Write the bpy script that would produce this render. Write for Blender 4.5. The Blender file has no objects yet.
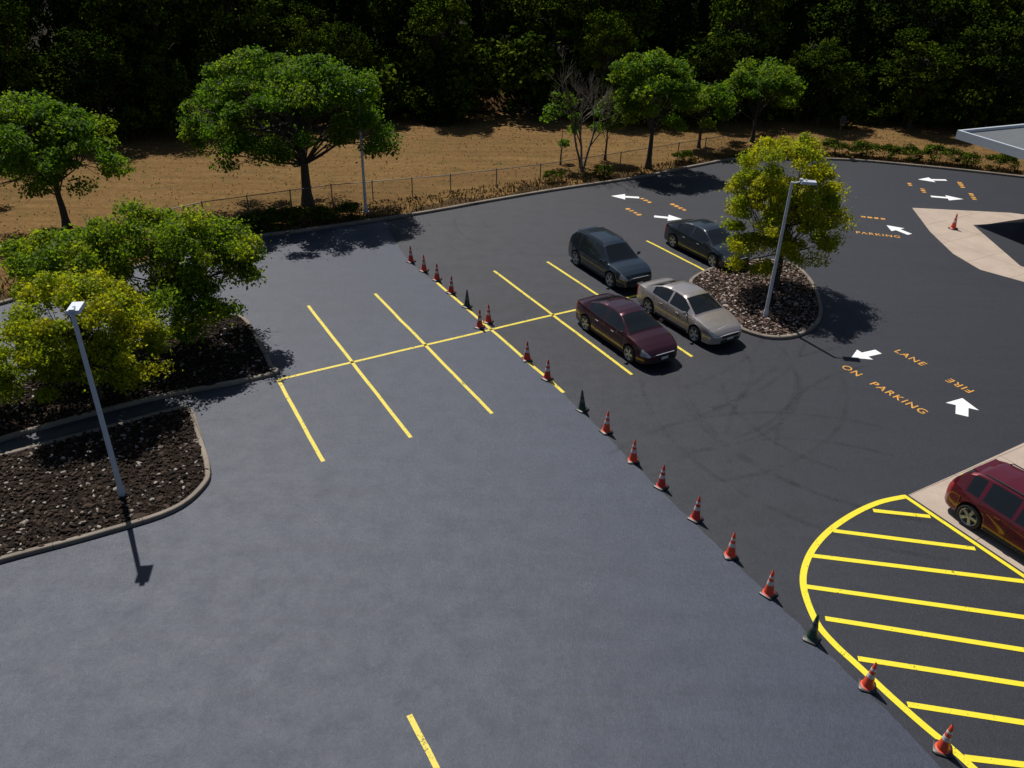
import bpy, bmesh, math, random
import numpy as np
from mathutils import Vector, Matrix
rng=np.random.default_rng(7); random.seed(7)
scene=bpy.context.scene
COL=scene.collection

# ------------------------------------------------------------------ helpers
class MB:
    def __init__(s): s.V=[];s.F=[];s.n=0
    def add(s,V,F,mat=0,smooth=False):
        V=np.asarray(V,dtype=np.float64).reshape(-1,3)
        if isinstance(F,np.ndarray): s.F.append((F+s.n,mat,smooth))
        else:
            g={}
            for f in F: g.setdefault(len(f),[]).append(f)
            for k,fs in g.items(): s.F.append((np.array(fs)+s.n,mat,smooth))
        s.V.append(V); s.n+=len(V)
    def merge(s,o,M=None):
        for_v=[v if M is None else v@np.array(M)[:3,:3].T+np.array(M)[:3,3] for v in o.V]
        for F,m,sm in o.F: s.F.append((F+s.n,m,sm))
        s.V+=for_v; s.n+=o.n
    def box(s,c,d,mat=0,M=None,taper=1.0):
        x,y,z=[k/2 for k in d]; t=taper
        V=np.array([[-x,-y,-z],[x,-y,-z],[x,y,-z],[-x,y,-z],[-x*t,-y*t,z],[x*t,-y*t,z],[x*t,y*t,z],[-x*t,y*t,z]])
        if M is not None: V=V@np.array(M)[:3,:3].T
        V=V+np.array(c)
        s.add(V,[[0,3,2,1],[4,5,6,7],[0,1,5,4],[1,2,6,5],[2,3,7,6],[3,0,4,7]],mat)
    def lathe(s,prof,seg=20,mat=0,smooth=True,M=None,mats=None):
        a=np.linspace(0,2*math.pi,seg,endpoint=False)
        V=[]
        for r,z in prof: V.append(np.stack([r*np.cos(a),r*np.sin(a),np.full(seg,z)],1))
        V=np.concatenate(V)
        if M is not None: M=np.array(M); V=V@M[:3,:3].T+M[:3,3]
        i=np.arange(seg); j=(i+1)%seg
        base=s.n; s.V.append(V); s.n+=len(V)
        for k in range(len(prof)-1):
            F=np.stack([k*seg+i,k*seg+j,(k+1)*seg+j,(k+1)*seg+i],1)
            s.F.append((F+base,mats[k] if mats else mat,smooth))
    def tube(s,P,R,seg=6,mat=0,smooth=True):
        P=np.asarray(P,float); n=len(P)
        if n<2: return
        T=np.gradient(P,axis=0); T/=np.linalg.norm(T,axis=1)[:,None]+1e-9
        ref=np.array([0.3,1,0.17]) if abs(T[0][2])>.7 else np.array([0.1,0.2,1.])
        A=np.cross(T,ref); A/=np.linalg.norm(A,axis=1)[:,None]+1e-9
        B=np.cross(T,A)
        a=np.linspace(0,2*math.pi,seg,endpoint=False)
        V=P[:,None,:]+np.asarray(R)[:,None,None]*(np.cos(a)[None,:,None]*A[:,None,:]+np.sin(a)[None,:,None]*B[:,None,:])
        i=np.arange(seg); j=(i+1)%seg
        F=np.concatenate([np.stack([k*seg+i,k*seg+j,(k+1)*seg+j,(k+1)*seg+i],1) for k in range(n-1)])
        s.add(V.reshape(-1,3),F,mat,smooth)
    def mesh(s,name,mats,sharp=None):
        me=bpy.data.meshes.new(name)
        V=np.concatenate(s.V); me.vertices.add(len(V)); me.vertices.foreach_set('co',V.astype(np.float32).ravel())
        nl=sum(F.size for F,_,_ in s.F); nf=sum(len(F) for F,_,_ in s.F)
        me.loops.add(nl); me.polygons.add(nf)
        me.loops.foreach_set('vertex_index',np.concatenate([F.ravel() for F,_,_ in s.F]).astype(np.int32))
        tot=np.concatenate([np.full(len(F),F.shape[1]) for F,_,_ in s.F])
        st=np.concatenate([[0],np.cumsum(tot)[:-1]])
        me.polygons.foreach_set('loop_start',st.astype(np.int32))
        me.polygons.foreach_set('loop_total',tot.astype(np.int32))
        me.polygons.foreach_set('material_index',np.concatenate([np.full(len(F),m) for F,m,_ in s.F]).astype(np.int32))
        me.polygons.foreach_set('use_smooth',np.concatenate([np.full(len(F),sm) for F,_,sm in s.F]).astype(bool))
        for m in mats: me.materials.append(m)
        me.update(calc_edges=True); me.validate()
        if sharp:
            try: me.set_sharp_from_angle(angle=math.radians(sharp))
            except Exception: pass
        return me
    def build(s,name,mats,sharp=None):
        ob=bpy.data.objects.new(name,s.mesh(name,mats,sharp)); COL.objects.link(ob); return ob

class NT:
    def __init__(s,name):
        s.m=bpy.data.materials.new(name); s.m.use_nodes=True; s.t=s.m.node_tree; s.t.nodes.clear()
        s.out=s.t.nodes.new('ShaderNodeOutputMaterial')
    def n(s,ty,props={},**inp):
        nd=s.t.nodes.new(ty)
        for k,v in props.items(): setattr(nd,k,v)
        for k,v in inp.items():
            key=k.replace('_',' ')
            if key.startswith('i') and key[1:].isdigit(): sock=nd.inputs[int(key[1:])]
            else: sock=nd.inputs[key]
            if isinstance(v,bpy.types.NodeSocket): s.t.links.new(v,sock)
            else:
                if sock.type=='RGBA' and len(v)==3: v=(*v,1)
                sock.default_value=v
        return nd
    def coord(s,scale=(1,1,1),rot=(0,0,0)):
        tc=s.n('ShaderNodeTexCoord'); mp=s.n('ShaderNodeMapping',Vector=tc.outputs['Object'],Scale=scale,Rotation=rot)
        return mp.outputs[0]
    def noise(s,vec,scale,detail=4,rough=.55):
        return s.n('ShaderNodeTexNoise',Vector=vec,Scale=scale,Detail=detail,Roughness=rough).outputs['Fac']
    def ramp(s,fac,stops):
        r=s.n('ShaderNodeValToRGB',Fac=fac); e=r.color_ramp.elements
        while len(e)<len(stops): e.new(.5)
        for k,(p,c) in enumerate(stops):
            e[k].position=p; e[k].color=(*c,1) if not isinstance(c,(int,float)) else (c,c,c,1)
        return r.outputs[0]
    def mix(s,f,a,b,bt='MIX'):
        return s.n('ShaderNodeMix',{'data_type':'RGBA','blend_type':bt},i0=f,i6=a,i7=b).outputs[2]
    def math(s,op,a,b): return s.n('ShaderNodeMath',{'operation':op},i0=a,i1=b).outputs[0]
    def bump(s,h,strength=.5,dist=.02):
        return s.n('ShaderNodeBump',Height=h,Strength=strength,Distance=dist).outputs[0]
    def pbr(s,**k): return s.n('ShaderNodeBsdfPrincipled',**k).outputs[0]
    def done(s,sh): s.t.links.new(sh,s.out.inputs[0]); return s.m

def simple(name,col,rough=.5,metal=0,var=.15,scale=6,coat=0,spec=.5):
    t=NT(name); v=t.coord(); nz=t.noise(v,scale)
    c=t.mix(nz,tuple(x*(1-var) for x in col),tuple(x*(1+var) for x in col))
    return t.done(t.pbr(Base_Color=c,Roughness=rough,Metallic=metal,Coat_Weight=coat,Coat_Roughness=.05,Specular_IOR_Level=spec))

# ------------------------------------------------------------------ materials
def asphalt(name,lo,hi,fleck,rough,streak_rot,stk,spec=.45):
    t=NT(name); v=t.coord(); vs=t.coord((.07,1.0,1),(0,0,streak_rot))
    big=t.noise(v,.07,3,.5); med=t.noise(v,1.4,6,.75); st=t.noise(vs,1.5,6,.7); fine=t.noise(v,42,3,.7); gr=t.noise(v,8,5,.8)
    c=t.ramp(big,[(.3,lo),(.7,hi)])
    c=t.mix(t.ramp(med,[(.45,0.0),(.75,.35)]),c,tuple(x*.62 for x in lo))
    c=t.mix(t.ramp(st,[(.45,0.0),(.68,stk)]),c,tuple(x*1.25 for x in hi))
    c=t.mix(t.ramp(st,[(.30,.35),(.42,0.0)]),c,tuple(x*.6 for x in lo))
    c=t.mix(t.ramp(gr,[(.3,.6),(.62,0.0)]),c,tuple(x*.5 for x in lo))
    c=t.mix(t.ramp(fine,[(.56,0.0),(.74,.85)]),c,fleck)
    h=t.math('ADD',fine,gr)
    r=t.ramp(med,[(.3,rough-.06),(.7,rough+.08)])
    return t.done(t.pbr(Base_Color=c,Roughness=r,Normal=t.bump(h,.65,.015),Specular_IOR_Level=spec))
m_old=asphalt('old_asphalt',(.0118,.0138,.0215),(.0185,.0215,.032),(.055,.06,.078),.62,-.52,.35)
m_seal=asphalt('fresh_sealcoat_asphalt',(.0265,.0350,.0585),(.039,.051,.082),(.095,.115,.16),.52,1.05,.30)

def paint(name,col,wear=.5):
    t=NT(name); v=t.coord(); a=t.noise(v,22,5,.75); b=t.noise(v,2.2,3)
    s=t.math('ADD',a,t.math('MULTIPLY',b,.45))
    c=t.mix(t.ramp(b,[(.3,0.0),(.7,.35)]),col,tuple(x*.7 for x in col))
    p=t.pbr(Base_Color=c,Roughness=.6,Normal=t.bump(a,.3,.01)); tr=t.n('ShaderNodeBsdfTransparent').outputs[0]
    al=t.ramp(s,[(wear,0.0),(wear+.08,1.0)])
    return t.done(t.n('ShaderNodeMixShader',i0=al,i1=tr,i2=p).outputs[0])
m_yel=paint('yellow_road_paint',(.78,.66,.02),.53)
m_yel2=paint('stall_yellow_road_paint',(.70,.56,.05),.57)
m_yel_old=paint('faded_orange_road_paint',(.70,.34,.05),.60)
m_wht=paint('white_road_paint',(.80,.81,.82),.46)
def tyre():
    t=NT('tyre_scuff'); v=t.coord(); a=t.noise(v,.9,4,.7); b=t.noise(v,14,4,.8)
    al=t.ramp(t.math('MULTIPLY',a,b),[(.2,0.0),(.42,.34)])
    p=t.pbr(Base_Color=(.007,.007,.009),Roughness=.6)
    return t.done(t.n('ShaderNodeMixShader',i0=al,i1=t.n('ShaderNodeBsdfTransparent').outputs[0],i2=p).outputs[0])
m_tyremark=tyre()

def grass():
    t=NT('dry_mown_grass'); v=t.coord(); vs=t.coord((.06,1,1),(0,0,-.10))
    big=t.noise(v,.10,5,.6); st=t.noise(vs,1.6,5,.75); med=t.noise(v,.6,6,.75); fine=t.noise(v,9,4,.8); f2=t.noise(v,2.6,5,.8)
    w=t.n('ShaderNodeTexWave',{'bands_direction':'Y'},Vector=t.coord((1,1,1),(0,0,-.12)),Scale=.30,Distortion=1.6,Detail=4,Detail_Scale=.8).outputs['Fac']
    c=t.ramp(big,[(.3,(.165,.092,.032)),(.7,(.245,.140,.050))])
    c=t.mix(t.ramp(w,[(.3,0.0),(.9,.28)]),c,(.11,.064,.022))
    c=t.mix(t.ramp(st,[(.45,0.0),(.68,.6)]),c,(.30,.185,.072))
    c=t.mix(t.ramp(f2,[(.42,.5),(.58,0.0)]),c,(.10,.06,.022))
    c=t.mix(t.ramp(med,[(.52,0.0),(.70,.6)]),c,(.060,.062,.016))
    c=t.mix(t.ramp(fine,[(.38,.5),(.6,0.0)]),c,(.055,.035,.013))
    return t.done(t.pbr(Base_Color=c,Roughness=.95,Specular_IOR_Level=.1,Normal=t.bump(fine,.5,.04)))
m_grass=grass()
def soil(name,a,b,sc=1.2):
    t=NT(name); v=t.coord(); n1=t.noise(v,sc,6,.7); n2=t.noise(v,sc*9,4,.8)
    c=t.ramp(n1,[(.3,a),(.7,b)]); c=t.mix(t.ramp(n2,[(.4,.6),(.65,0.0)]),c,tuple(x*.4 for x in a))
    return t.done(t.pbr(Base_Color=c,Roughness=.95,Specular_IOR_Level=.1,Normal=t.bump(n2,.8,.05)))
m_forestfloor=soil('forest_floor',(.012,.010,.006),(.028,.022,.011),.5)
m_strip=soil('verge_soil',(.045,.03,.014),(.13,.075,.03),1.1)
m_bank=soil('bank_soil',(.09,.05,.02),(.18,.10,.04),.9)
m_bed=soil('bed_soil',(.018,.013,.010),(.036,.026,.021),3)
def concrete(name,a,b):
    t=NT(name); v=t.coord(); n1=t.noise(v,.7,6,.7); n2=t.noise(v,25,4,.8)
    c=t.ramp(n1,[(.3,a),(.7,b)]); c=t.mix(t.ramp(n2,[(.35,.35),(.6,0.0)]),c,tuple(x*.6 for x in a))
    br=t.n('ShaderNodeTexBrick',{'offset':0.0},Vector=t.coord((1,1,1),(0,0,1.05)),Scale=1.0,Mortar_Size=.012,Brick_Width=2.2,Row_Height=2.2,Color1=(1,1,1),Color2=(1,1,1),Mortar=(.45,.42,.4)).outputs[0]
    c=t.mix(1.0,c,br,'MULTIPLY')
    return t.done(t.pbr(Base_Color=c,Roughness=.85,Normal=t.bump(n2,.3,.01)))
m_conc=concrete('concrete_pavement',(.36,.285,.23),(.48,.39,.32))
m_kerb=concrete('kerb_concrete',(.15,.125,.10),(.28,.235,.19))
def rocks_mat(name,stops):
    t=NT(name); g=t.n('ShaderNodeNewGeometry').outputs['Random Per Island']
    return t.done(t.pbr(Base_Color=t.ramp(g,stops),Roughness=.9,Specular_IOR_Level=.12))
m_rock=rocks_mat('river_rock_mulch',[(0,(.035,.022,.017)),(.45,(.09,.058,.046)),(.84,(.20,.14,.115)),(.975,(.45,.41,.38))])
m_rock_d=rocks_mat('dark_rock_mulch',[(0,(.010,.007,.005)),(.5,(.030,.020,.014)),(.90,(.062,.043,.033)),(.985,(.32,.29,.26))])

def leafmat(name,a,b,c3,trans=.35,tcol=None):
    t=NT(name); g=t.n('ShaderNodeNewGeometry').outputs['Random Per Island']
    c=t.ramp(g,[(.05,a),(.5,b),(.97,c3)])
    if trans==0: return t.done(t.n('ShaderNodeBsdfDiffuse',Color=c).outputs[0])
    p=t.pbr(Base_Color=c,Roughness=.6,Specular_IOR_Level=.15)
    tc=t.mix(.6,c,tcol or tuple(min(1,x*2) for x in c3))
    tr=t.n('ShaderNodeBsdfTranslucent',Color=tc).outputs[0]
    return t.done(t.n('ShaderNodeMixShader',i0=trans,i1=p,i2=tr).outputs[0])
L_deep=leafmat('leaf_deep_green',(.018,.046,.003),(.052,.12,.007),(.11,.19,.012),.46,(.19,.38,.010))
L_mid=leafmat('leaf_green',(.030,.066,.003),(.085,.155,.008),(.15,.22,.014),.5,(.32,.48,.012))
L_yel=leafmat('leaf_yellow_green',(.060,.095,.003),(.165,.215,.008),(.27,.29,.014),.5,(.58,.70,.015))
L_yel2=leafmat('leaf_gold_green',(.09,.115,.003),(.24,.26,.008),(.36,.34,.014),.5,(.78,.78,.015))
L_for=leafmat('leaf_forest',(.010,.021,.002),(.028,.052,.005),(.065,.095,.009),0)
L_for2=leafmat('leaf_forest_light',(.020,.040,.003),(.060,.100,.007),(.13,.17,.014),0)
L_con=leafmat('needle_dark',(.004,.011,.003),(.012,.025,.006),(.026,.042,.009),0)
L_dry=leafmat('dry_grass_blade',(.11,.07,.025),(.17,.11,.04),(.24,.17,.07),0)
m_bark=simple('bark',(.055,.042,.032),.9,var=.4,scale=8)
m_barkg=simple('bark_grey',(.13,.11,.09),.9,var=.4,scale=8)

# ------------------------------------------------------------------ sheets, kerbs, stripes
def sheet(name,poly,z,mat):
    bm=bmesh.new(); vs=[bm.verts.new((x,y,z)) for x,y in poly]; f=bm.faces.new(vs)
    f.normal_update()
    if f.normal.z<0: f.normal_flip()
    bmesh.ops.triangulate(bm,faces=bm.faces[:])
    me=bpy.data.meshes.new(name); bm.to_mesh(me); bm.free(); me.materials.append(mat)
    ob=bpy.data.objects.new(name,me); COL.objects.link(ob); return ob
def smooth(P,k=6,closed=False):
    P=[np.array(p,float) for p in P]; n=len(P); out=[]
    for i in (range(n) if closed else range(n-1)):
        if closed: a,b,c,d=P[i-1],P[i],P[(i+1)%n],P[(i+2)%n]
        else: a,b,c,d=P[max(i-1,0)],P[i],P[i+1],P[min(i+2,n-1)]
        for j in range(k):
            t=j/k
            out.append(.5*((2*b)+(-a+c)*t+(2*a-5*b+4*c-d)*t*t+(-a+3*b-3*c+d)*t**3))
    if not closed: out.append(P[-1])
    return np.array(out)
def offs(P,closed):
    P=np.asarray(P,float)
    T=np.roll(P,-1,0)-np.roll(P,1,0) if closed else np.gradient(P,axis=0)
    T/=np.linalg.norm(T,axis=1)[:,None]+1e-9
    return np.stack([-T[:,1],T[:,0]],1)
def kerb(name,P,closed=False,w=.15,h=.13,mat=None):
    P=np.asarray(P,float); Nn=offs(P,closed); mb=MB()
    prof=[(-w/2,0),(-w/2,h-.03),(-w/2+.03,h),(w/2-.02,h),(w/2,h-.02),(w/2,0)]
    V=np.stack([np.column_stack([P+Nn*o,np.full(len(P),z)]) for o,z in prof],1); n,k=len(P),len(prof)
    F=[]
    for i in range(n if closed else n-1):
        j=(i+1)%n
        for q in range(k-1): F.append([i*k+q,i*k+q+1,j*k+q+1,j*k+q])
    mb.add(V.reshape(-1,3),F); return mb.build(name,[mat or m_kerb])
def stripe(mb,P,w,z=.013,mat=0):
    P=np.asarray(P,float); Nn=offs(P,False)
    A=P+Nn*w/2; B=P-Nn*w/2
    V=np.concatenate([np.column_stack([A,np.full(len(P),z)]),np.column_stack([B,np.full(len(P),z)])]); n=len(P)
    mb.add(V,[[n+i,n+i+1,i+1,i] for i in range(n-1)],mat)

curbP=[(-60,-2),(-34,15.5),(-24.22,26.31),(-20.93,30.34),(-13.74,37.76),(-10.85,39.48),(-5.66,42.28),(-.96,45.31),(2.49,47.42),(7.49,50.22),(11.70,53.19),(14.65,54.85),(20.79,55.46),(25.18,54.72),(32.22,52.51),(40.92,48.92),(60,40)]
cs=smooth(curbP,5)
sheet('ground',[(-900,-300),(900,-300),(900,1500),(-900,1500)],0,m_forestfloor)
sheet('asphalt_lot',[(-60,-40),(60,-40)]+[tuple(p) for p in cs[::-1]],.010,m_old)
sealP=[(-6.9,41.4),(-5.98,38.75),(-4.91,36.02),(-2.9,32.8),(-.94,29.59),(2.38,23.50),(4.43,19.37),(6.60,15.17),(8.04,12.36),(9.11,10.18),(14,0),(16,-38)]
ss=smooth(sealP,14); ss=ss+rng.normal(0,.018,ss.shape)
lft=[tuple(p) for p in cs if p[0]<-7.2 and p[1]>-2]
sheet('sealed_asphalt',[(-59,-38)]+lft+[tuple(p) for p in ss],.014,m_seal)
woodP=[(-90,20),(-60,36),(-37.54,49.69),(-32.94,52.41),(-25.98,55.59),(-15.84,60.83),(-1.48,64.64),(7.56,63.49),(16.22,65.41),(25.5,65.52),(38.08,63.87),(49.24,60.84),(80,50),(110,36)]
wl=[(x,y+2.0) for x,y in woodP]
sheet('grass_field',[(-60,-2),(-34,15.5)]+[tuple(p) for p in cs[10:]]+[(110,20)]+wl[::-1],.004,m_grass)
vg=[p for p in cs if -22<p[0]<40]; vo=offs(np.array(vg),False)
vgo=[tuple(p+o*(1.0+.5*math.sin(i*1.1)+.3*math.sin(i*2.7))) for i,(p,o) in enumerate(zip(vg,vo))]
sheet('verge_ground',[tuple(p) for p in vg]+vgo[::-1],.0075,m_strip)
kerb('kerb',cs,False,.18,.14)

isl1=[(-18.18,22.87),(-16.67,20.38),(-15.27,21.31),(-12.11,23.47),(-8.62,25.25),(-8.75,25.9),(-9.39,27.18),(-10.5,29.2),(-11.1,29.75),(-11.91,29.53),(-14.59,26.87),(-16.91,24.4)]
isl2=[(-16.55,19.09),(-15.08,20.15),(-12.98,21.54),(-11.1,22.8),(-10.55,22.78),(-9.72,21.26),(-8.97,19.73),(-8.83,18.88),(-9.32,17.78),(-10.87,16.76),(-12.93,15.65),(-16.0,13.9),(-20,12.5),(-20,17.2)]
isl3=[(7.85,34.27),(8.17,32.41),(8.81,30.37),(9.97,29.30),(11.21,29.46),(12.31,30.49),(12.99,32.03),(13.42,34.65),(13.20,36.59),(12.18,37.25),(10.43,36.87),(8.78,35.69)]
def inside(P,poly):
    x,y=P[:,0],P[:,1]; r=np.zeros(len(P),bool); n=len(poly)
    for i in range(n):
        x1,y1=poly[i];x2,y2=poly[(i+1)%n]
        c=((y1>y)!=(y2>y))&(x<(x2-x1)*(y-y1)/(y2-y1+1e-12)+x1); r^=c
    return r
phi_=(1+5**.5)/2
ICO=np.array([(-1,phi_,0),(1,phi_,0),(-1,-phi_,0),(1,-phi_,0),(0,-1,phi_),(0,1,phi_),(0,-1,-phi_),(0,1,-phi_),(phi_,0,-1),(phi_,0,1),(-phi_,0,-1),(-phi_,0,1)])/1.9
ICF=np.array([(0,11,5),(0,5,1),(0,1,7),(0,7,10),(0,10,11),(1,5,9),(5,11,4),(11,10,2),(10,7,6),(7,1,8),(3,9,4),(3,4,2),(3,2,6),(3,6,8),(3,8,9),(4,9,5),(2,4,11),(6,2,10),(8,6,7),(9,8,1)])
def rocks(name,poly,dens,smin,smax,mat,z0=.09):
    poly=np.array(poly); lo,hi=poly.min(0),poly.max(0); n=int(dens*np.prod(hi-lo))
    P=rng.uniform(lo,hi,(n,2)); P=P[inside(P,poly)]; n=len(P)
    s=rng.uniform(smin,smax,n)*(1+.9*(rng.random(n)>.95))
    sc=s[:,None]*rng.uniform(.5,1.3,(n,3))*np.array([1.3,.8,.5])
    a=rng.uniform(0,6.28,n); ca,sa=np.cos(a),np.sin(a)
    V=ICO[None]*sc[:,None,:]*rng.uniform(.8,1.2,(n,12,1))
    X=V[...,0]*ca[:,None]-V[...,1]*sa[:,None]; Y=V[...,0]*sa[:,None]+V[...,1]*ca[:,None]
    V=np.stack([X+P[:,0:1],Y+P[:,1:2],V[...,2]+z0+rng.uniform(0,.04,(n,1))],2)
    F=(ICF[None]+np.arange(n)[:,None,None]*12).reshape(-1,3)
    mb=MB(); mb.add(V.reshape(-1,3),F,0,False); return mb.build(name,[mat])
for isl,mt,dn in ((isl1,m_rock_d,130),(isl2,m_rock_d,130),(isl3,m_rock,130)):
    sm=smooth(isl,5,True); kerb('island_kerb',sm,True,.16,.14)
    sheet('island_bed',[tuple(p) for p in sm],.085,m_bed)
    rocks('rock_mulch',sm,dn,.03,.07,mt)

mk=MB()
for a,b in [((-8.54,31.04),(-3.16,21.69)),((-5.97,32.4),(-.64,23.22)),((-3.44,33.72),(1.82,24.69)),((-.97,35.24),(4.35,26.08)),((-8.24,25.03),(-5.66,20.29)),((1.49,36.48),(6.78,27.56)),((4.0,37.91),(6.75,33.2)),((6.58,39.57),(9.18,35.37)),((-1.98,11.44),(.6,6.9)),((-8.24,25.03),(6.65,33.76))]:
    a,b=np.array(a),np.array(b); t=np.linspace(0,1,12)[:,None]; P=a+(b-a)*t+rng.normal(0,.007,(12,2))
    stripe(mk,P,.125,.018)
mk.build('parking_line_marking',[m_yel2])
mh=MB()
arc=smooth([(11.63,19.37),(10.72,19.05),(9.70,18.42),(8.72,17.58),(7.98,16.63),(7.56,15.62),(7.51,14.44),(7.72,13.74),(8.11,13.02),(8.51,12.27),(8.90,11.60),(9.28,11.01),(9.62,10.41),(10.03,9.64),(10.8,8.2)],6)
stripe(mh,arc,.17,.018)
stripe(mh,np.array([(11.6,19.42),(13.46,16.14),(14.43,14.44),(16.2,11.3)]),.13,.022)
stripe(mh,np.array([(13.8,20.55),(14.15,20.2)]),.12,.0205)
hs=[(10.44,18.68),(11.99,18.48),(9.0,17.75),(12.66,17.17),(8.08,16.72),(13.36,15.96),(7.61,15.56),(14.0,14.5),(7.77,14.49),(14.2,13.3),(8.15,13.28),(14.4,12.2),(8.80,12.05),(14.6,11.1),(9.49,10.78),(14.8,10.2)]
for i in range(0,16,2): stripe(mh,np.array([hs[i],hs[i+1]]),.15,.0195)
mh.build('hatched_zone_marking',[m_yel])

def arrow(mb,c,d,L=1.7,w=.22,hw=.85):
    d=np.array(d,float); d/=np.linalg.norm(d); n=np.array([-d[1],d[0]]); c=np.array(c)
    pts=[c-d*L/2-n*w/2,c-d*L/2+n*w/2,c+n*w/2,c-n*w/2]
    mb.add([(*p,.018) for p in pts],[[0,3,2,1]])
    tri=[c-n*hw/2,c+n*hw/2,c+d*L*.5]
    mb.add([(*p,.018) for p in tri],[[0,2,1]])
ma=MB()
arrow(ma,(13.52,28.11),(-.95,-.42),1.35,.34,.85)
arrow(ma,(15.62,24.50),(.42,.9),1.25,.40,1.05)
arrow(ma,(25.94,51.51),(-1,-.02),1.8,.3,1.0)
arrow(ma,(25.32,47.94),(1,-.2),1.8,.3,1.0)
arrow(ma,(20.22,42.21),(-.5,.9),1.5,.34,1.0)
arrow(ma,(6.19,46.46),(-1,.1),1.6,.3,1.0)
arrow(ma,(8.16,43.09),(.95,-.2),1.5,.3,1.0)
ma.build('arrow_marking',[m_wht])
def text(s,c,d,size,mat=m_yel_old,flip=False,sp=1.2,off=.004):
    cu=bpy.data.curves.new('lettering_marking','FONT'); cu.body=s; cu.size=size; cu.align_x='CENTER'; cu.align_y='CENTER'; cu.space_character=sp; cu.offset=off
    cu.materials.append(mat); ob=bpy.data.objects.new('lettering_marking',cu); COL.objects.link(ob)
    ang=math.atan2(d[1],d[0])+(math.pi if flip else 0); ob.location=(c[0],c[1],.0185); ob.rotation_euler=(0,0,ang)
bd=(.4986,-.8669)
text('NO',(12.59,26.83),bd,.48,flip=True); text('PARKING',(13.58,24.98),bd,.48)
text('LANE',(15.19,27.97),bd,.48); text('FIRE',(16.20,25.94),bd,.48,flip=True)
d2=(1,-.25)
text('PARKING',(18.85,41.37),d2,.46,off=.006)
# worn stencilled words that survive only as short dashes
md=MB(); rd=np.random.default_rng(3)
def dash(c,d,n,L=.22,w=.26,gap=.34):
    d=np.array(d,float); d/=np.linalg.norm(d)
    for k in range(n):
        p=np.array(c)+d*gap*(k-(n-1)/2); l=L*rd.uniform(.7,1.2)
        stripe(md,np.array([p-d*l/2,p+d*l/2]),w*rd.uniform(.8,1.1),.0185)
for c,n in [((24.43,49.2),3),((24.1,50.4),2),((27.34,50.6),4),((27.0,48.3),4)]: dash(c,(.25,1),n)
for c,n in [((6.38,43.9),4),((7.3,45.9),3),((9.0,44.9),4)]: dash(c,bd,n)
dash((17.6,44.4),d2,2); dash((19.54,44.0),d2,4)
md.build('worn_dash_marking',[m_yel_old])

mt=MB()
def arcpts(cx,cy,r,a0,a1,n=26):
    a=np.radians(np.linspace(a0,a1,n)); return np.stack([cx+r*np.cos(a),cy+r*np.sin(a)],1)
zz=.0142
for cx,cy,r,a0,a1 in [(4.5,27.5,5.2,-75,10),(4.7,27.1,6.6,-80,-5),(13,25,7.6,175,262),(12.5,25,5.8,170,250),(9,16,7,60,140),(2,33,9.5,-62,-10),(16,20,8.5,110,175),(8,40,5,200,330),(1.5,42,4,180,330)]:
    zz+=.0001
    for o in (-.78,.78): stripe(mt,arcpts(cx,cy,r+o,a0,a1),.17,zz)
mt.build('tyre_scuff_marking',[m_tyremark])

sheet('concrete_apron',[(22.45,45.92),(27.82,45.52),(32,44),(32,38),(24.0,35.2),(22.11,36.98),(21.70,38.96),(21.85,42.04)],.016,m_conc)
sheet('canopy_shade_patch',[(24.7,43.3),(28.8,44.2),(33,42.5),(33,36.5),(25.6,35.9),(24.35,37.6)],.020,m_old)  # dark asphalt-coloured sheet over the apron, standing in for the canopy's shadow
sheet('concrete_pavement',[(11.75,19.45),(14.04,20.79),(16.67,22.37),(20.44,24.55),(26,22),(24,8),(17,10.6),(14.55,14.5)],.0165,m_conc)

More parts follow.
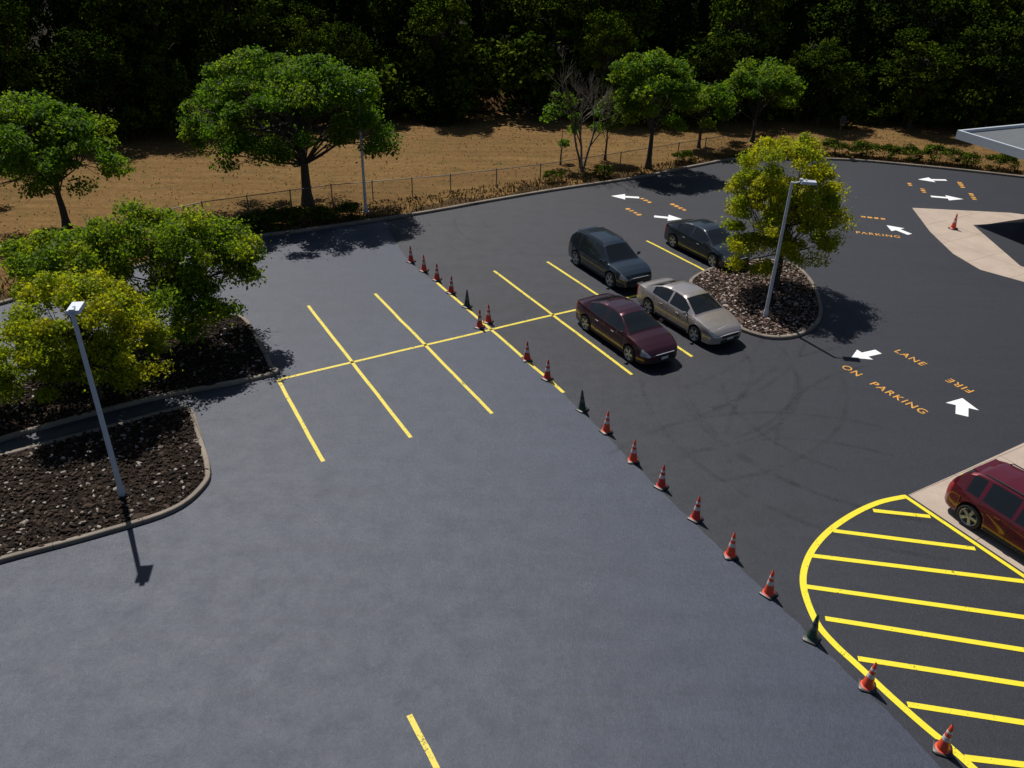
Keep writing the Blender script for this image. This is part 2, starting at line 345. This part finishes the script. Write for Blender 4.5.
# ------------------------------------------------------------------ trees
def leaves(mb,C,size,n_bias,mat,aspect=.6):
    n=len(C)
    N_=rng.normal(0,1,(n,3))*.8+n_bias; N_/=np.linalg.norm(N_,axis=1)[:,None]
    R=rng.normal(0,1,(n,3)); T=np.cross(N_,R); T/=np.linalg.norm(T,axis=1)[:,None]; B=np.cross(N_,T)
    s=size*rng.uniform(.6,1.3,n)[:,None]
    V=np.stack([C-T*s*.5,C-B*s*.5*aspect+T*s*.05,C+T*s*.5,C+B*s*.5*aspect+T*s*.05],1)
    mb.add(V.reshape(-1,3),np.arange(4*n).reshape(-1,4),mat,False)
def tree(name,loc,lobes,mats,ncl,lpc,leaf,cr,trunk_r,seed=0,build=True,trunk_top=.6,flat=.6):
    global rng
    rng=np.random.default_rng(seed+11)
    mb=MB(); vol=np.array([l[3]*l[4]*l[5] for l in lobes])**.67; vol/=vol.sum()
    zb=min(l[2]-l[5] for l in lobes); zt=max(l[2]+l[5]*.4 for l in lobes)
    tops=np.array([0,0,zb+(zt-zb)*trunk_top])
    tt=np.linspace(0,1,8)[:,None]; TP=tops*tt+np.concatenate([rng.normal(0,.05,(8,2))*tt,np.zeros((8,1))],1)
    TR=trunk_r*(1.25-.95*tt[:,0]); TR[0]*=1.35
    mb.tube(TP,TR,9,0)
    for k in range(ncl):
        l=lobes[rng.choice(len(lobes),p=vol)]
        d=rng.normal(0,1,3); d/=np.linalg.norm(d)
        if d[2]<-.35 and rng.random()<.75: d[2]*=-1
        r=rng.uniform(.55,1.0)**.6*rng.uniform(.82,1.10)
        c=np.array(l[:3])+d*np.array(l[3:6])*r
        if k%3==0 and c[2]>zb*.5:
            s=TP[rng.integers(3,8)]; mid=(s+c)/2+np.array([0,0,-.15])+rng.normal(0,.15,3)
            rr=trunk_r*.32
            mb.tube([s,s*.6+mid*.4,mid,mid*.5+c*.5,c],[rr,rr*.8,rr*.55,rr*.35,rr*.12],5,0)
            for q in range(2):
                e=c+rng.normal(0,cr*.6,3); mb.tube([mid,(mid+e)/2+rng.normal(0,.1,3),e],[rr*.4,rr*.25,rr*.08],4,0)
        n=int(lpc*rng.uniform(.5,1.4)); crr=cr*rng.uniform(.6,1.3)
        o=rng.normal(0,1,(n,3)); o/=np.linalg.norm(o,axis=1)[:,None]; o*=(rng.random((n,1))**.45)*crr
        o[:,2]*=flat; o[:,2]-=.18*(o[:,0]**2+o[:,1]**2)/max(crr,.1)
        bias=o/crr*.6+np.array([0,0,.55])+d*.3
        st=rng.random(n)<.07; o[st]*=1.6
        leaves(mb,c+o,leaf,bias,1+(0 if rng.random()<.7 or len(mats)<3 else 1))
    if not build: return mb.mesh(name,mats)
    ob=mb.build(name,mats); ob.location=(loc[0],loc[1],0); return ob

tree('deciduous_tree',(-22.2,38.86),[(0,0,4.2,3.2,2.9,2.1),(-1.2,.5,5.0,2,2,1.5),(1.5,0,3.6,2,2,1.3),(-.8,-.5,2.7,2.8,2.4,1.0)],[m_bark,L_deep,L_mid],105,300,.17,.66,.16,seed=1)
tree('deciduous_tree',(-11.37,43.57),[(-.6,0,5.0,5.0,4.2,2.4),(-2.2,.4,6.4,2.8,2.5,1.4),(1.6,0,6.3,2.8,2.6,1.4),(3.4,-.5,3.9,1.7,1.8,1.2),(-4.2,-.3,3.7,1.7,2.0,1.2),(-1.5,-3,3.5,1.8,1.2,.9)],[m_bark,L_deep,L_mid],210,300,.16,.70,.24,seed=2)
tree('honey_locust_tree',(-12.6,27.9),[(.1,0,3.2,3.0,2.8,1.9),(1.3,.3,3.3,2.0,2,1.5),(-1.0,.4,3.9,1.9,1.9,1.3),(.6,-1.2,2.0,2.2,1.6,1.0)],[m_bark,L_mid,L_yel],145,320,.13,.55,.14,seed=3)
tree('honey_locust_tree',(-15.9,27.0),[(0,0,3.0,2.0,2.0,1.6)],[m_bark,L_mid,L_yel],50,320,.14,.56,.12,seed=4)
tree('honey_locust_tree',(-13.8,23.4),[(0,0,2.9,2.3,2.2,1.4),(1.3,-.2,2.0,1.7,1.5,1.1),(-1.4,-.4,2.0,1.8,1.6,1.1),(.1,-1.0,1.6,2.0,1.3,.9)],[m_bark,L_yel,L_yel2],120,350,.12,.5,.12,seed=5)
tree('shrub',(-17.0,21.9),[(0,0,1.3,1.5,1.4,1.2)],[m_bark,L_yel,L_mid],34,300,.12,.5,.06,seed=6)
tree('honey_locust_tree',(11.6,34.1),[(-.4,0,2.9,2.7,2.5,1.5),(-.6,.2,5.5,1.9,1.7,1.3),(-1.4,0,4.3,1.5,1.4,1.1),(.6,0,4.0,1.8,1.6,1.1),(-.6,-.3,1.9,2.0,1.7,.9)],[m_bark,L_yel2,L_yel],165,340,.12,.5,.12,seed=7)
tree('deciduous_tree',(8.26,52.41),[(0,0,4.4,2.7,2.6,2.3),(-1.0,0,5.6,1.7,1.7,1.4),(1.3,0,4.0,1.8,1.8,1.4)],[m_bark,L_mid,L_deep],82,280,.18,.63,.15,seed=8)
tree('deciduous_tree',(16.53,59.5),[(0,0,3.4,3.0,2.6,1.8),(.9,0,4.1,1.8,1.8,1.2)],[m_bark,L_mid,L_deep],66,250,.19,.66,.13,seed=9)
tree('deciduous_tree',(12.4,57.6),[(0,0,2.8,1.7,1.6,1.5)],[m_bark,L_deep,L_mid],35,220,.2,.6,.1,seed=10)
tree('deciduous_tree',(5.65,53.96),[(0,0,2.6,.9,.9,1.4)],[m_bark,L_deep,L_for2],20,180,.18,.5,.07,seed=12)
tree('deciduous_tree',(-31.5,43.5),[(0,0,4.2,3.3,3.0,2.4)],[m_bark,L_deep,L_mid],80,240,.22,.8,.16,seed=13)
def conifer_mesh(name,h,r,nl,seed,mat,leaf=.28):
    global rng
    rng=np.random.default_rng(seed); mb=MB(); mb.tube([(0,0,0),(0,0,h*.5),(0,0,h)],[.16,.1,.02],7,0)
    z=rng.random(nl)**.8; a=rng.uniform(0,6.28,nl); lay=.75+.25*np.abs(np.sin(z*h*3.2+np.sin(a*3)))
    rr=r*(1-z)*lay*(rng.random(nl)**.35)*(1+.18*np.sin(a*5+z*9))
    C=np.stack([rr*np.cos(a),rr*np.sin(a),h*.06+z*h*.94-rr*.25],1)
    leaves(mb,C,leaf,np.stack([np.cos(a)*.5,np.sin(a)*.5,np.full(nl,.6)],1),1,.4)
    return mb.mesh(name,[m_bark,mat])
ob=bpy.data.objects.new('pine_tree',conifer_mesh('pine_tree',4.9,1.7,7000,5,L_con)); COL.objects.link(ob); ob.location=(-5.9,62.9,0)

rng=np.random.default_rng(33)
bt=MB()
def grow(p,d,L,r,dep):
    pts=[p]; rs=[r]
    for i in range(4):
        d=d+rng.normal(0,.12,3); d[2]+=.05; d/=np.linalg.norm(d); p=p+d*L/4; pts.append(p); rs.append(r*(1-.4*(i+1)/4))
    bt.tube(pts,rs,5 if dep>2 else 3,0)
    if dep==0: return
    for k in range(3 if dep>1 else 4):
        q=pts[rng.integers(2,5)]; nd=d+rng.normal(0,.42,3); nd[2]=abs(nd[2])*.9+.3; nd/=np.linalg.norm(nd)
        grow(q,nd,L*.70,r*.55,dep-1)
for s in range(3):
    d=np.array([rng.normal(0,.16),rng.normal(0,.15),1.]); grow(np.array([rng.normal(0,.2),rng.normal(0,.2),0]),d/np.linalg.norm(d),2.7,.085,4)
o_=bt.build('bare_tree',[m_barkg]); o_.location=(3.89,51.56,0)
tree('shrub',(2.7,52.6),[(0,0,2.6,1.1,1.0,2.2)],[m_bark,L_deep,L_for2],14,110,.2,.5,.05,seed=14)

# forest
forest=bpy.data.objects.new('forest',None); COL.objects.link(forest)
VAR=[]
for i in range(5):
    r=np.random.default_rng(50+i)
    lob=[(0,0,6.6,3.4,3.4,3.8)]+[(r.uniform(-1.8,1.8),r.uniform(-1.8,1.8),r.uniform(3.8,10),r.uniform(1.4,2.3),r.uniform(1.4,2.3),r.uniform(1.2,2)) for _ in range(5)]
    VAR.append(tree('forest_tree',(0,0),lob,[m_bark,[L_for,L_for,L_for2,L_for,L_for2][i],[L_for2,L_con,L_for,L_for2,L_for2][i]],105,125,.25,.80,.2,seed=60+i,build=False,trunk_top=.7))
CON=[conifer_mesh('forest_pine',12,3.0,8000,70,L_con,.34),conifer_mesh('forest_pine',10,2.5,6500,71,L_con,.32)]
BUSH=[tree('forest_bush',(0,0),[(0,0,1.3,1.9,1.6,1.3),(.8,.3,1.8,1.0,1.0,1.0)],[m_bark,L_for,L_for2],34,90,.22,.6,.05,seed=80+i,build=False) for i in range(2)]
rng=np.random.default_rng(5)
wp=np.array(woodP); wx,wy=wp[:,0],wp[:,1]
def put(me,x,y,s,z=0):
    o=bpy.data.objects.new(me.name,me); COL.objects.link(o); o.parent=forest; o.location=(x,y,z); o.rotation_euler=(0,0,rng.uniform(0,6.28)); o.scale=(s*rng.uniform(.85,1.15),s*rng.uniform(.85,1.15),s*rng.uniform(.8,1.2))
y0=1.5
while y0<32:
    step=4.3 if y0<20 else 6.5
    x=-70+rng.uniform(0,3)
    while x<88:
        xx=x+rng.uniform(-1.2,1.2); yb=np.interp(xx,wx,wy)+y0+rng.uniform(-1.6,1.6)
        if not (abs(xx+2.5)<2.9 and y0<9):
            if rng.random()<.16: put(CON[rng.integers(2)],xx,yb,rng.uniform(.8,1.15))
            else: put(VAR[rng.integers(5)],xx,yb,rng.uniform(.7,1.1)*(.72 if y0<4 else 1))
        x+=step*rng.uniform(.75,1.3)
    y0+=step*.95
for off,smin,smax,stp in ((0,.5,1.3,2.0),(3.2,1.1,1.9,2.8),(8,1.4,2.2,3.6)):
    x=-66
    while x<84:
        if abs(x+2.5)>2.4 or off>7: put(BUSH[rng.integers(2)],x,np.interp(x,wx,wy)+off+rng.uniform(-.8,1.2),rng.uniform(smin,smax))
        x+=stp*rng.uniform(.7,1.4)
bk=MB(); g=np.linspace(-1,1,25); X,Y=np.meshgrid(g,g); Z=1.8*np.clip(1-(X**2+Y**2),0,1)**1.2+rng.normal(0,.05,X.shape)-.06
V=np.stack([X*3-2.6,Y*5+71.5,Z],2).reshape(-1,3); ii=np.arange(24)
F=[[a*25+b,a*25+b+1,(a+1)*25+b+1,(a+1)*25+b] for a in ii for b in ii]; bk.add(V,F,0,True); bk.build('soil_bank_terrain',[m_bank])

gm=MB(); n=20000
xs=rng.uniform(-40,45,n); cy=np.interp(xs,cs[:,0],cs[:,1]); wyv=np.interp(xs,wx,wy)
edge=rng.random(n)<.5
u=np.where(edge,rng.random(n)*.14,rng.random(n)); ys=cy+.25+u*(wyv-cy)
h=np.where(edge,rng.uniform(.05,.22,n),rng.uniform(.03,.10,n)); a=rng.uniform(0,6.28,n); w=.04
V=np.stack([np.stack([xs-w*np.cos(a),ys-w*np.sin(a),np.zeros(n)],1),np.stack([xs+w*np.cos(a),ys+w*np.sin(a),np.zeros(n)],1),np.stack([xs+rng.normal(0,.05,n),ys+rng.normal(0,.05,n),h],1)],1)
gm.add(V.reshape(-1,3),np.arange(3*n).reshape(-1,3)); gm.build('grass',[L_dry])
for i,(x,y,s) in enumerate([(-13.2,39.4,.5),(-12.3,39.9,.45),(-11.2,40.5,.5),(-10.0,41.2,.4),(-8.9,41.8,.4),(21.5,56.8,.5),(23.2,56.5,.55),(24.6,56.2,.5),(26.2,55.9,.5),(28,55.4,.6),(29.6,54.8,.5),(31.4,54.2,.55),(33.5,53.4,.5),(2.2,49.0,.35),(5.2,50.3,.4),(10.6,53.8,.4)]):
    o=bpy.data.objects.new('shrub',BUSH[i%2]); COL.objects.link(o); o.location=(x,y,0); o.rotation_euler=(0,0,i*1.7); o.scale=(s,s,s*.7)

# ------------------------------------------------------------------ fence
m_galv=simple('galvanised_steel',(.20,.20,.20),.5,.6)
fe=MB(); fp=[(-34,24),(-24.43,32.09),(-21.77,34.81),(-15.96,40.53),(-10.09,43.9),(-3.81,46.3),(1.34,48.9),(6.42,52.0),(14.5,57.28)]
H_=1.05
for a,b in zip(fp[:-1],fp[1:]):
    a,b=np.array(a),np.array(b); L=np.linalg.norm(b-a); n=max(1,round(L/2.6)); d=(b-a)/L
    for k in range(n):
        p=a+(b-a)*k/n; fe.tube([(*p,0),(*p,H_+.05)],[.035,.035],6)
    fe.tube([(*a,H_),(*b,H_)],[.022,.022],5)
    m=int(L/.14)
    for k in range(m):
        s0=a+d*(k*L/m)
        for sg in (-1,1):
            e=s0+d*sg*H_*.95; t=.0045
            fe.add([(s0[0],s0[1],.03),(s0[0]+d[0]*t*2,s0[1]+d[1]*t*2,.03),(e[0]+d[0]*t*2,e[1]+d[1]*t*2,H_),(e[0],e[1],H_)],[[0,1,2,3]])
fe.build('chain_link_fence',[m_galv])

# ------------------------------------------------------------------ lamps
m_pole=simple('pale_painted_metal',(.50,.54,.60),.4,.2,.08)
m_lens=simple('lamp_lens',(.75,.77,.78),.3)
m_dark=simple('dark_plastic',(.02,.02,.022),.5)
def lamp(loc,h,ang,arm=.55):
    mb=MB()
    mb.lathe([(.0,.0),(.19,0),(.19,.05),(.11,.07),(.10,.35),(.085,.4),(.078,.5),(.055,h-.1),(.05,h),(0,h+.01)],14,0)
    for k in range(4):
        a=k*math.pi/2+.785; mb.lathe([(0,.04),(.02,.04),(.02,.09),(0,.1)],6,2,M=Matrix.Translation((.15*math.cos(a),.15*math.sin(a),0)))
    R=Matrix.Rotation(ang,4,'Z')
    sub=MB(); sub.tube([(0,0,h-.06),(arm*.45,0,h+.0),(arm*.55,0,h+.02)],[.032,.03,.03],8,0)
    sub.box((arm*.55+.30,0,h+.03),(.62,.34,.09),0,taper=.86); sub.box((arm*.55+.30,0,h-.022),(.46,.26,.02),1)
    sub.box((arm*.55+.02,0,h+.10),(.12,.12,.08),0)
    sub.lathe([(0,0),(.035,0),(.035,.06),(0,.065)],8,0,M=Matrix.Translation((arm*.55+.2,0,h+.075)))
    mb.merge(sub,R)
    o=mb.build('street_lamp',[m_pole,m_lens,m_dark],sharp=40); o.location=(*loc,0); return o
lamp((-10.93,18.37),5.75,math.radians(100),.0)
lamp((10.42,31.11),5.75,math.radians(-8))
lamp((-8.07,42.71),6.1,math.radians(80),.2)

# ------------------------------------------------------------------ cones
def cmat(name,col): return simple(name,col,.45,var=.2,scale=9)
m_corange=cmat('cone_orange',(.72,.075,.03)); m_cred=cmat('cone_red',(.50,.04,.025)); m_cgrn=cmat('cone_dark_green',(.015,.045,.03))
m_cwht=cmat('cone_collar_white',(.55,.53,.52)); m_cblk=cmat('cone_base_black',(.025,.024,.024)); m_cdk=cmat('cone_collar_dark',(.10,.10,.11))
def cone(loc,kind,s=1.0):
    mb=MB(); b=[m_corange,m_cred,m_cgrn][kind]; col=m_cdk if kind==2 else m_cwht
    w=.20
    c=[(w,-w+.05),(w,w-.05),(w-.05,w),(-w+.05,w),(-w,w-.05),(-w,-w+.05),(-w+.05,-w),(w-.05,-w)]
    V=[(x,y,0) for x,y in c]+[(x,y,.04) for x,y in c]+[(x*.9,y*.9,.055) for x,y in c]
    F=[[i,(i+1)%8,8+(i+1)%8,8+i] for i in range(8)]+[[8+i,8+(i+1)%8,16+(i+1)%8,16+i] for i in range(8)]+[list(range(16,24))]
    mb.add(V,F,2)
    H=.82; R=lambda z:.145-(.145-.028)*z/H
    pr=[(.165,.055),(R(.07),.075),(R(.36),.36),(R(.36)+.003,.362),(R(.48)+.003,.48),(R(.48),.482),(R(.58),.58),(R(.58)+.003,.582),(R(.65)+.003,.65),(R(.65),.652),(R(H),H),(.018,H+.01),(.016,H-.04)]
    mb.lathe(pr,18,0,mats=[0,0,1,1,1,0,1,1,1,0,0,2])
    o=mb.build('traffic_cone',[b,col,m_cblk],sharp=40); o.location=(*loc,.015); o.rotation_euler=(rng.normal(0,.015),rng.normal(0,.015),rng.uniform(0,1.5)); o.scale=(s,s,s)
CN=[(-4.86,36.02,1),(-4.15,35.01,0),(-3.47,34.05,1),(-2.74,32.71,1),(-1.97,31.37,2),(-1.35,29.51,1),(-1.03,30.0,1),(.53,26.97,1),(1.25,25.62,1),(2.39,23.62,2),(3.09,22.34,0),(3.79,20.78,0),(4.48,19.52,1),(5.24,18.10,1),(5.91,16.63,0),(6.58,15.27,0),(7.24,13.84,2),(8.08,12.50,0),(9.09,10.96,0)]
for x,y,k in CN: cone((x,y),k,.93)
cone((23.3,42.6),0,1.0)

# ------------------------------------------------------------------ cars
m_glass=NT('car_glass'); m_glass=m_glass.done(m_glass.pbr(Base_Color=(.010,.012,.014),Roughness=.05,Specular_IOR_Level=.6))
m_rub=simple('tyre_rubber',(.018,.018,.019),.8); m_rim=simple('alloy_rim',(.42,.43,.45),.32,.5)
m_head=simple('headlamp_glass',(.35,.37,.4),.12,.3,coat=1); m_tail=simple('tail_lamp',(.30,.012,.010),.15,coat=1); m_plate=simple('plate',(.6,.6,.55),.5)
def carpaint(name,col,metal=.55,r=.3):
    t=NT(name); n=t.noise(t.coord(),3,4)
    c=t.mix(n,tuple(x*.88 for x in col),tuple(x*1.1 for x in col))
    return t.done(t.pbr(Base_Color=c,Metallic=metal,Roughness=r,Coat_Weight=1.0,Coat_Roughness=.03))
def car(name,loc,hd,kind,mp,L=4.8,W=1.82):
    h=L/2; suv=kind=='suv'
    I=lambda x,P: float(np.interp(x,[p[0] for p in P],[p[1] for p in P]))
    if not suv:
        deck=[(-h,.62),(-h+.05,.82),(-h+.15,.95),(-h+.35,1.0),(-1.6,1.01),(-.5,.97),(.9,.95),(1.15,.965),(1.6,.90),(h-.45,.80),(h-.2,.71),(h-.06,.60),(h,.48)]
        roof=[(-1.85,0),(-1.45,.19),(-1.0,.37),(-.7,.43),(-.2,.475),(.15,.465),(.4,.42),(.6,.33),(1.22,0)]
        hm=.475; bz=.20; wr=.58; R=.335; side=(-1.30,.82); wsr=(.42,1.16); rgr=(-1.78,-1.02); pil=[(-.32,-.22)]; ax=(-1.40,1.42)
    else:
        deck=[(-h,.60),(-h+.04,.84),(-h+.12,.98),(-h+.3,1.02),(-1.5,1.02),(-.5,1.0),(.9,.97),(1.1,.98),(1.6,.94),(h-.4,.86),(h-.15,.77),(h-.05,.64),(h,.5)]
        roof=[(-h+.07,0),(-h+.25,.22),(-h+.5,.44),(-h+.72,.52),(-1.0,.585),(-.2,.60),(.15,.575),(.38,.52),(1.12,0)]
        hm=.60; bz=.24; wr=.60; R=.36; side=(-h+.62,.74); wsr=(.38,1.06); rgr=(-h+.11,-h+.50); pil=[(-.35,-.25),(-1.32,-1.2)]; ax=(-1.36,1.38)
    hw=[(-h,.60),(-h+.06,.72),(-h+.2,.83),(-h+.55,.885),(-.8,.91),(1.0,.905),(h-.6,.875),(h-.25,.79),(h-.08,.68),(h,.52)]
    xs=set(np.round(np.linspace(-h,h,97),3))
    for k in [side[0],side[1],*wsr,*rgr,*[q for p in pil for q in p],-h+.06,h-.06,h-.45,h-.14,-h+.04,-h+.3,ax[0]-R-.05,ax[0]+R+.05,ax[1]-R-.05,ax[1]+R+.05]: xs.add(round(float(k),3))
    xs=sorted(xs); xs=[x for i,x in enumerate(xs) if i==0 or x-xs[i-1]>.004]
    secs=[]; sc=W/1.82
    for x in xs:
        w=I(x,hw)*sc; d=I(x,deck); g=I(x,roof); b0=bz+.10*max(0,(abs(x)-(h-.35))/.35); b=b0
        for a in ax:
            rr=R+.05
            if abs(x-a)<rr: b=max(b,R+math.sqrt(max(rr*rr-(x-a)**2,0)))
        k=min(1,g/hm); wt=w*.88*(1-k)+wr*sc*k if g>0 else w*.88
        z1=b; z2=max(.52 if not suv else .6,b+.05); z2=min(z2,d-.06) if b<.3 else z2
        z3=max(d-.10,z2+.03); dd=max(d,z3+.02)
        fl=1.012 if b>b0+.02 else 1.0
        secs.append([(w*.80,z1),(w*.965*fl,z1),(w*1.0*fl,z2),(w*.985,z3),(w*.93,dd),(wt,dd+g*.92+.01),(wt*.90,dd+g+.018),(wt*.5,dd+g+.035),(0,dd+g+.042)])
    K=9; ring=[]
    for x,s in zip(xs,secs): ring.append([(x,y,z) for y,z in s]+[(x,-y,z) for y,z in s[-2::-1]])
    V=np.array(ring); nr=V.shape[1]; V=V.reshape(-1,3)
    Fm={}
    for i in range(len(xs)-1):
        xm=(xs[i]+xs[i+1])/2
        for j in range(nr-1):
            jj=j if j<K-1 else nr-2-j
            m=0
            if jj==4 and side[0]<xm<side[1] and not any(p[0]<xm<p[1] for p in pil): m=1
            if jj in (6,7) and (wsr[0]<xm<wsr[1] or rgr[0]<xm<rgr[1]): m=1
            if jj in (2,3) and xm>h-.38 and xm<h-.06: m=4
            if jj in (2,3) and xm<-h+.24: m=5
            if jj==0: m=2
            Fm.setdefault(m,[]).append([i*nr+j,(i+1)*nr+j,(i+1)*nr+j+1,i*nr+j+1])
    mb=MB(); mb.V.append(V); mb.n+=len(V)
    for m,F in Fm.items(): mb.F.append((np.array(F),m,True))
    mb.F.append((np.array([list(range(nr))]),0,False)); mb.F.append((np.array([[ (len(xs)-1)*nr+q for q in range(nr)][::-1]]),0,False))
    for x in ([side[1]+.12,pil[0][0]+.05,-1.12] if not suv else [side[1]+.15,pil[0][0]+.05,-1.22]):
        i=int(np.argmin([abs(q-x) for q in xs])); s=secs[i]
        for sg in (1,-1):
            P=[(x,sg*(s[q][0]+.003),s[q][1]) for q in (1,2,3,4)]
            VV=[(x-.007,p[1],p[2]) for p in P]+[(x+.007,p[1],p[2]) for p in P]
            mb.add(VV,[[q,q+1,5+q,4+q] for q in range(3)],2)
    w=.91*sc
    mb.box((0,0,.42),(L-.5,1.30*sc,.42),2)
    for sg in (1,-1):
        mb.box((0.01,sg*(w*.965+.004),bz+.06),(ax[1]-ax[0]-2*R-.2,.012,.10),2)
        for hx in (.45,-.55): mb.box((hx-.1,sg*(w+.006),.80 if not suv else .84),(.17,.022,.028),0 if suv else 3)
        mx=side[1]+.02
        mb.lathe([(0,-.09),(.07,-.07),(.095,0),(.07,.06),(0,.08)],8,0,M=Matrix.Translation((mx,sg*(w+.10),1.03 if not suv else 1.08))@Matrix.Rotation(math.pi/2,4,'X')@Matrix.Diagonal((.75,.8,1,1)))
        mb.box((mx,sg*(w+.0),.98 if not suv else 1.02),(.06,.16,.03),2)
    mb.box((h+.004,0,.56 if not suv else .64),(.03,.80,.12),2); mb.box((h+.012,0,.615 if not suv else .71),(.03,.84,.018),3)
    mb.box((h-.01,0,.36),(.05,.95,.12),2)
    mb.box((-h-.008,0,.62 if not suv else .74),(.02,.32,.15),6); mb.box((-h-.0,0,.36),(.04,1.0,.12),2)
    mb.box((h+.015,0,.44),(.02,.31,.10),6)
    if suv:
        zr=I(-.5,deck)+I(-.5,roof)
        for sg in (1,-1):
            mb.tube([(-h+.8,sg*.54*sc,zr-.04),(-h+.9,sg*.54*sc,zr+.04),(.0,sg*.54*sc,zr+.06),(.15,sg*.54*sc,zr-.0)],[.018]*4,6,2)
        mb.box((-h+.52,0,I(-h+.52,deck)+I(-h+.52,roof)+.05),(.18,1.0,.025),0)
    for a in ax:
        for sg in (1,-1):
            Mw=Matrix.Translation((a,sg*(w-.10),R))@Matrix.Rotation(-sg*math.pi/2,4,'X')
            sub=MB()
            sub.lathe([(.15,-.11),(R-.05,-.11),(R-.01,-.09),(R,-.04),(R,.05),(R-.01,.085),(R-.05,.105),(R-.10,.10)],30,2)
            sub.lathe([(R-.10,.10),(R-.12,.085),(R-.135,.02),(.0,.015)],30,7,mats=[3,3,7])
            for k in range(5):
                M=Matrix.Rotation(k*2*math.pi/5,4,'Z'); s2=MB(); rl=R-.12
                s2.add([(0.03,-.035,.075),(rl,-.045,.085),(rl,.045,.085),(.03,.035,.075),(0.03,-.04,.02),(rl,-.06,.03),(rl,.06,.03),(.03,.04,.02)],[[0,1,2,3],[0,4,5,1],[3,2,6,7]],3); sub.merge(s2,M)
            sub.lathe([(.06,.02),(.06,.08),(.04,.095),(0,.097)],12,3)
            mb.merge(sub,Mw)
    o=mb.build(name,[mp,m_glass,m_rub,m_rim,m_head,m_tail,m_plate,m_dark],sharp=32)
    o.location=(*loc,.015); o.rotation_euler=(0,0,hd); return o
HD=math.atan2(-.8669,.4986)
car('parked_sedan_car',(4.32,28.71),HD+.02,'sedan',carpaint('maroon_paint',(.045,.007,.014)))
car('parked_sedan_car',(7.03,30.44),HD+.03,'sedan',carpaint('champagne_paint',(.40,.36,.34),.6,.30),4.9)
car('parked_suv_car',(4.27,35.37),HD,'suv',carpaint('dark_blue_paint',(.018,.030,.045)),4.7,1.86)
car('parked_sedan_car',(9.2,38.0),HD+.03,'sedan',carpaint('slate_paint',(.025,.033,.042)),4.7)
car('parked_suv_car',(14.25,17.35),HD,'suv',carpaint('red_paint',(.12,.005,.013),.4),4.65,1.86)
car('parked_suv_car',(17.2,18.5),HD,'suv',carpaint('burgundy_paint',(.05,.008,.012)),4.65,1.86)
car('parked_suv_car',(29.6,42.4),HD+.1,'suv',carpaint('black_paint',(.012,.012,.014)),4.7,1.9)

# ------------------------------------------------------------------ drive-through canopy
m_fascia=simple('canopy_fascia_metal',(.55,.60,.66),.4,.2,.05); m_roof=simple('canopy_roof_membrane',(.10,.11,.12),.8,0,.2,2); m_col=simple('canopy_column',(.42,.36,.30),.8)
cp=MB(); d=np.array([.39,-.92]); d/=np.linalg.norm(d); e=np.array([-d[1],d[0]]); c0=np.array([23.5,45.5])
def cbox(u0,u1,v0,v1,z0,z1,mat):
    pts=[c0+d*u0+e*v0,c0+d*u1+e*v0,c0+d*u1+e*v1,c0+d*u0+e*v1]
    V=[(*p,z0) for p in pts]+[(*p,z1) for p in pts]
    cp.add(V,[[0,3,2,1],[4,5,6,7],[0,1,5,4],[1,2,6,5],[2,3,7,6],[3,0,4,7]],mat)
Lc,Wc=11,14
cbox(.15,Lc-.15,.15,Wc-.15,4.1,4.34,1)
cbox(0,Lc,0,.15,4.05,4.5,0); cbox(0,Lc,Wc-.15,Wc,4.05,4.5,0); cbox(0,.15,.15,Wc-.15,4.05,4.5,0); cbox(Lc-.15,Lc,.15,Wc-.15,4.05,4.5,0)
for u in (2.2,Lc-2):
    for v in (6.2,Wc-2): cbox(u-.3,u+.3,v-.3,v+.3,.0,4.1,2); cbox(u-.4,u+.4,v-.4,v+.4,.0,.9,2)
cp.build('entrance_canopy',[m_fascia,m_roof,m_col])
sp=MB(); sp.tube([(0,0,0),(.12,0,2.6)],[.04,.04],8,0); sp.box((.12,-.045,2.35),(.35,.02,.5),0)
o=sp.build('sign_post',[m_dark]); o.location=(21.4,56.6,0)

# ------------------------------------------------------------------ light, world, camera
el,az=math.radians(56.5),math.radians(-29.2)
sd=Vector((math.sin(az)*math.cos(el),math.cos(az)*math.cos(el),math.sin(el)))
sl=bpy.data.lights.new('sun','SUN'); sl.energy=5.0; sl.angle=math.radians(.5); sl.color=(1,.955,.89)
so=bpy.data.objects.new('sun',sl); COL.objects.link(so); so.rotation_euler=sd.to_track_quat('Z','Y').to_euler()
w=bpy.data.worlds.new('World'); scene.world=w; w.use_nodes=True; nt=w.node_tree
sky=nt.nodes.new('ShaderNodeTexSky'); sky.sky_type='NISHITA'; sky.sun_disc=False; sky.sun_elevation=el; sky.sun_rotation=az%(2*math.pi)
bg=nt.nodes['Background']; nt.links.new(sky.outputs[0],bg.inputs[0]); bg.inputs[1].default_value=.05
cam=bpy.data.cameras.new('camera'); cam.lens=829.46/1024*36; cam.sensor_width=36; cam.clip_end=3000
co=bpy.data.objects.new('camera',cam); COL.objects.link(co); scene.camera=co
p,r=.5389,.0278
R0=Vector((1,0,0)); U0=Vector((0,math.sin(p),math.cos(p))); Fw=Vector((0,math.cos(p),-math.sin(p)))
R_=R0*math.cos(r)+U0*math.sin(r); U_=U0*math.cos(r)-R0*math.sin(r)
co.matrix_world=Matrix(((R_.x,U_.x,-Fw.x,0),(R_.y,U_.y,-Fw.y,0),(R_.z,U_.z,-Fw.z,15.07),(0,0,0,1)))
scene.view_settings.view_transform='Standard'; scene.view_settings.look='None'; scene.view_settings.exposure=0
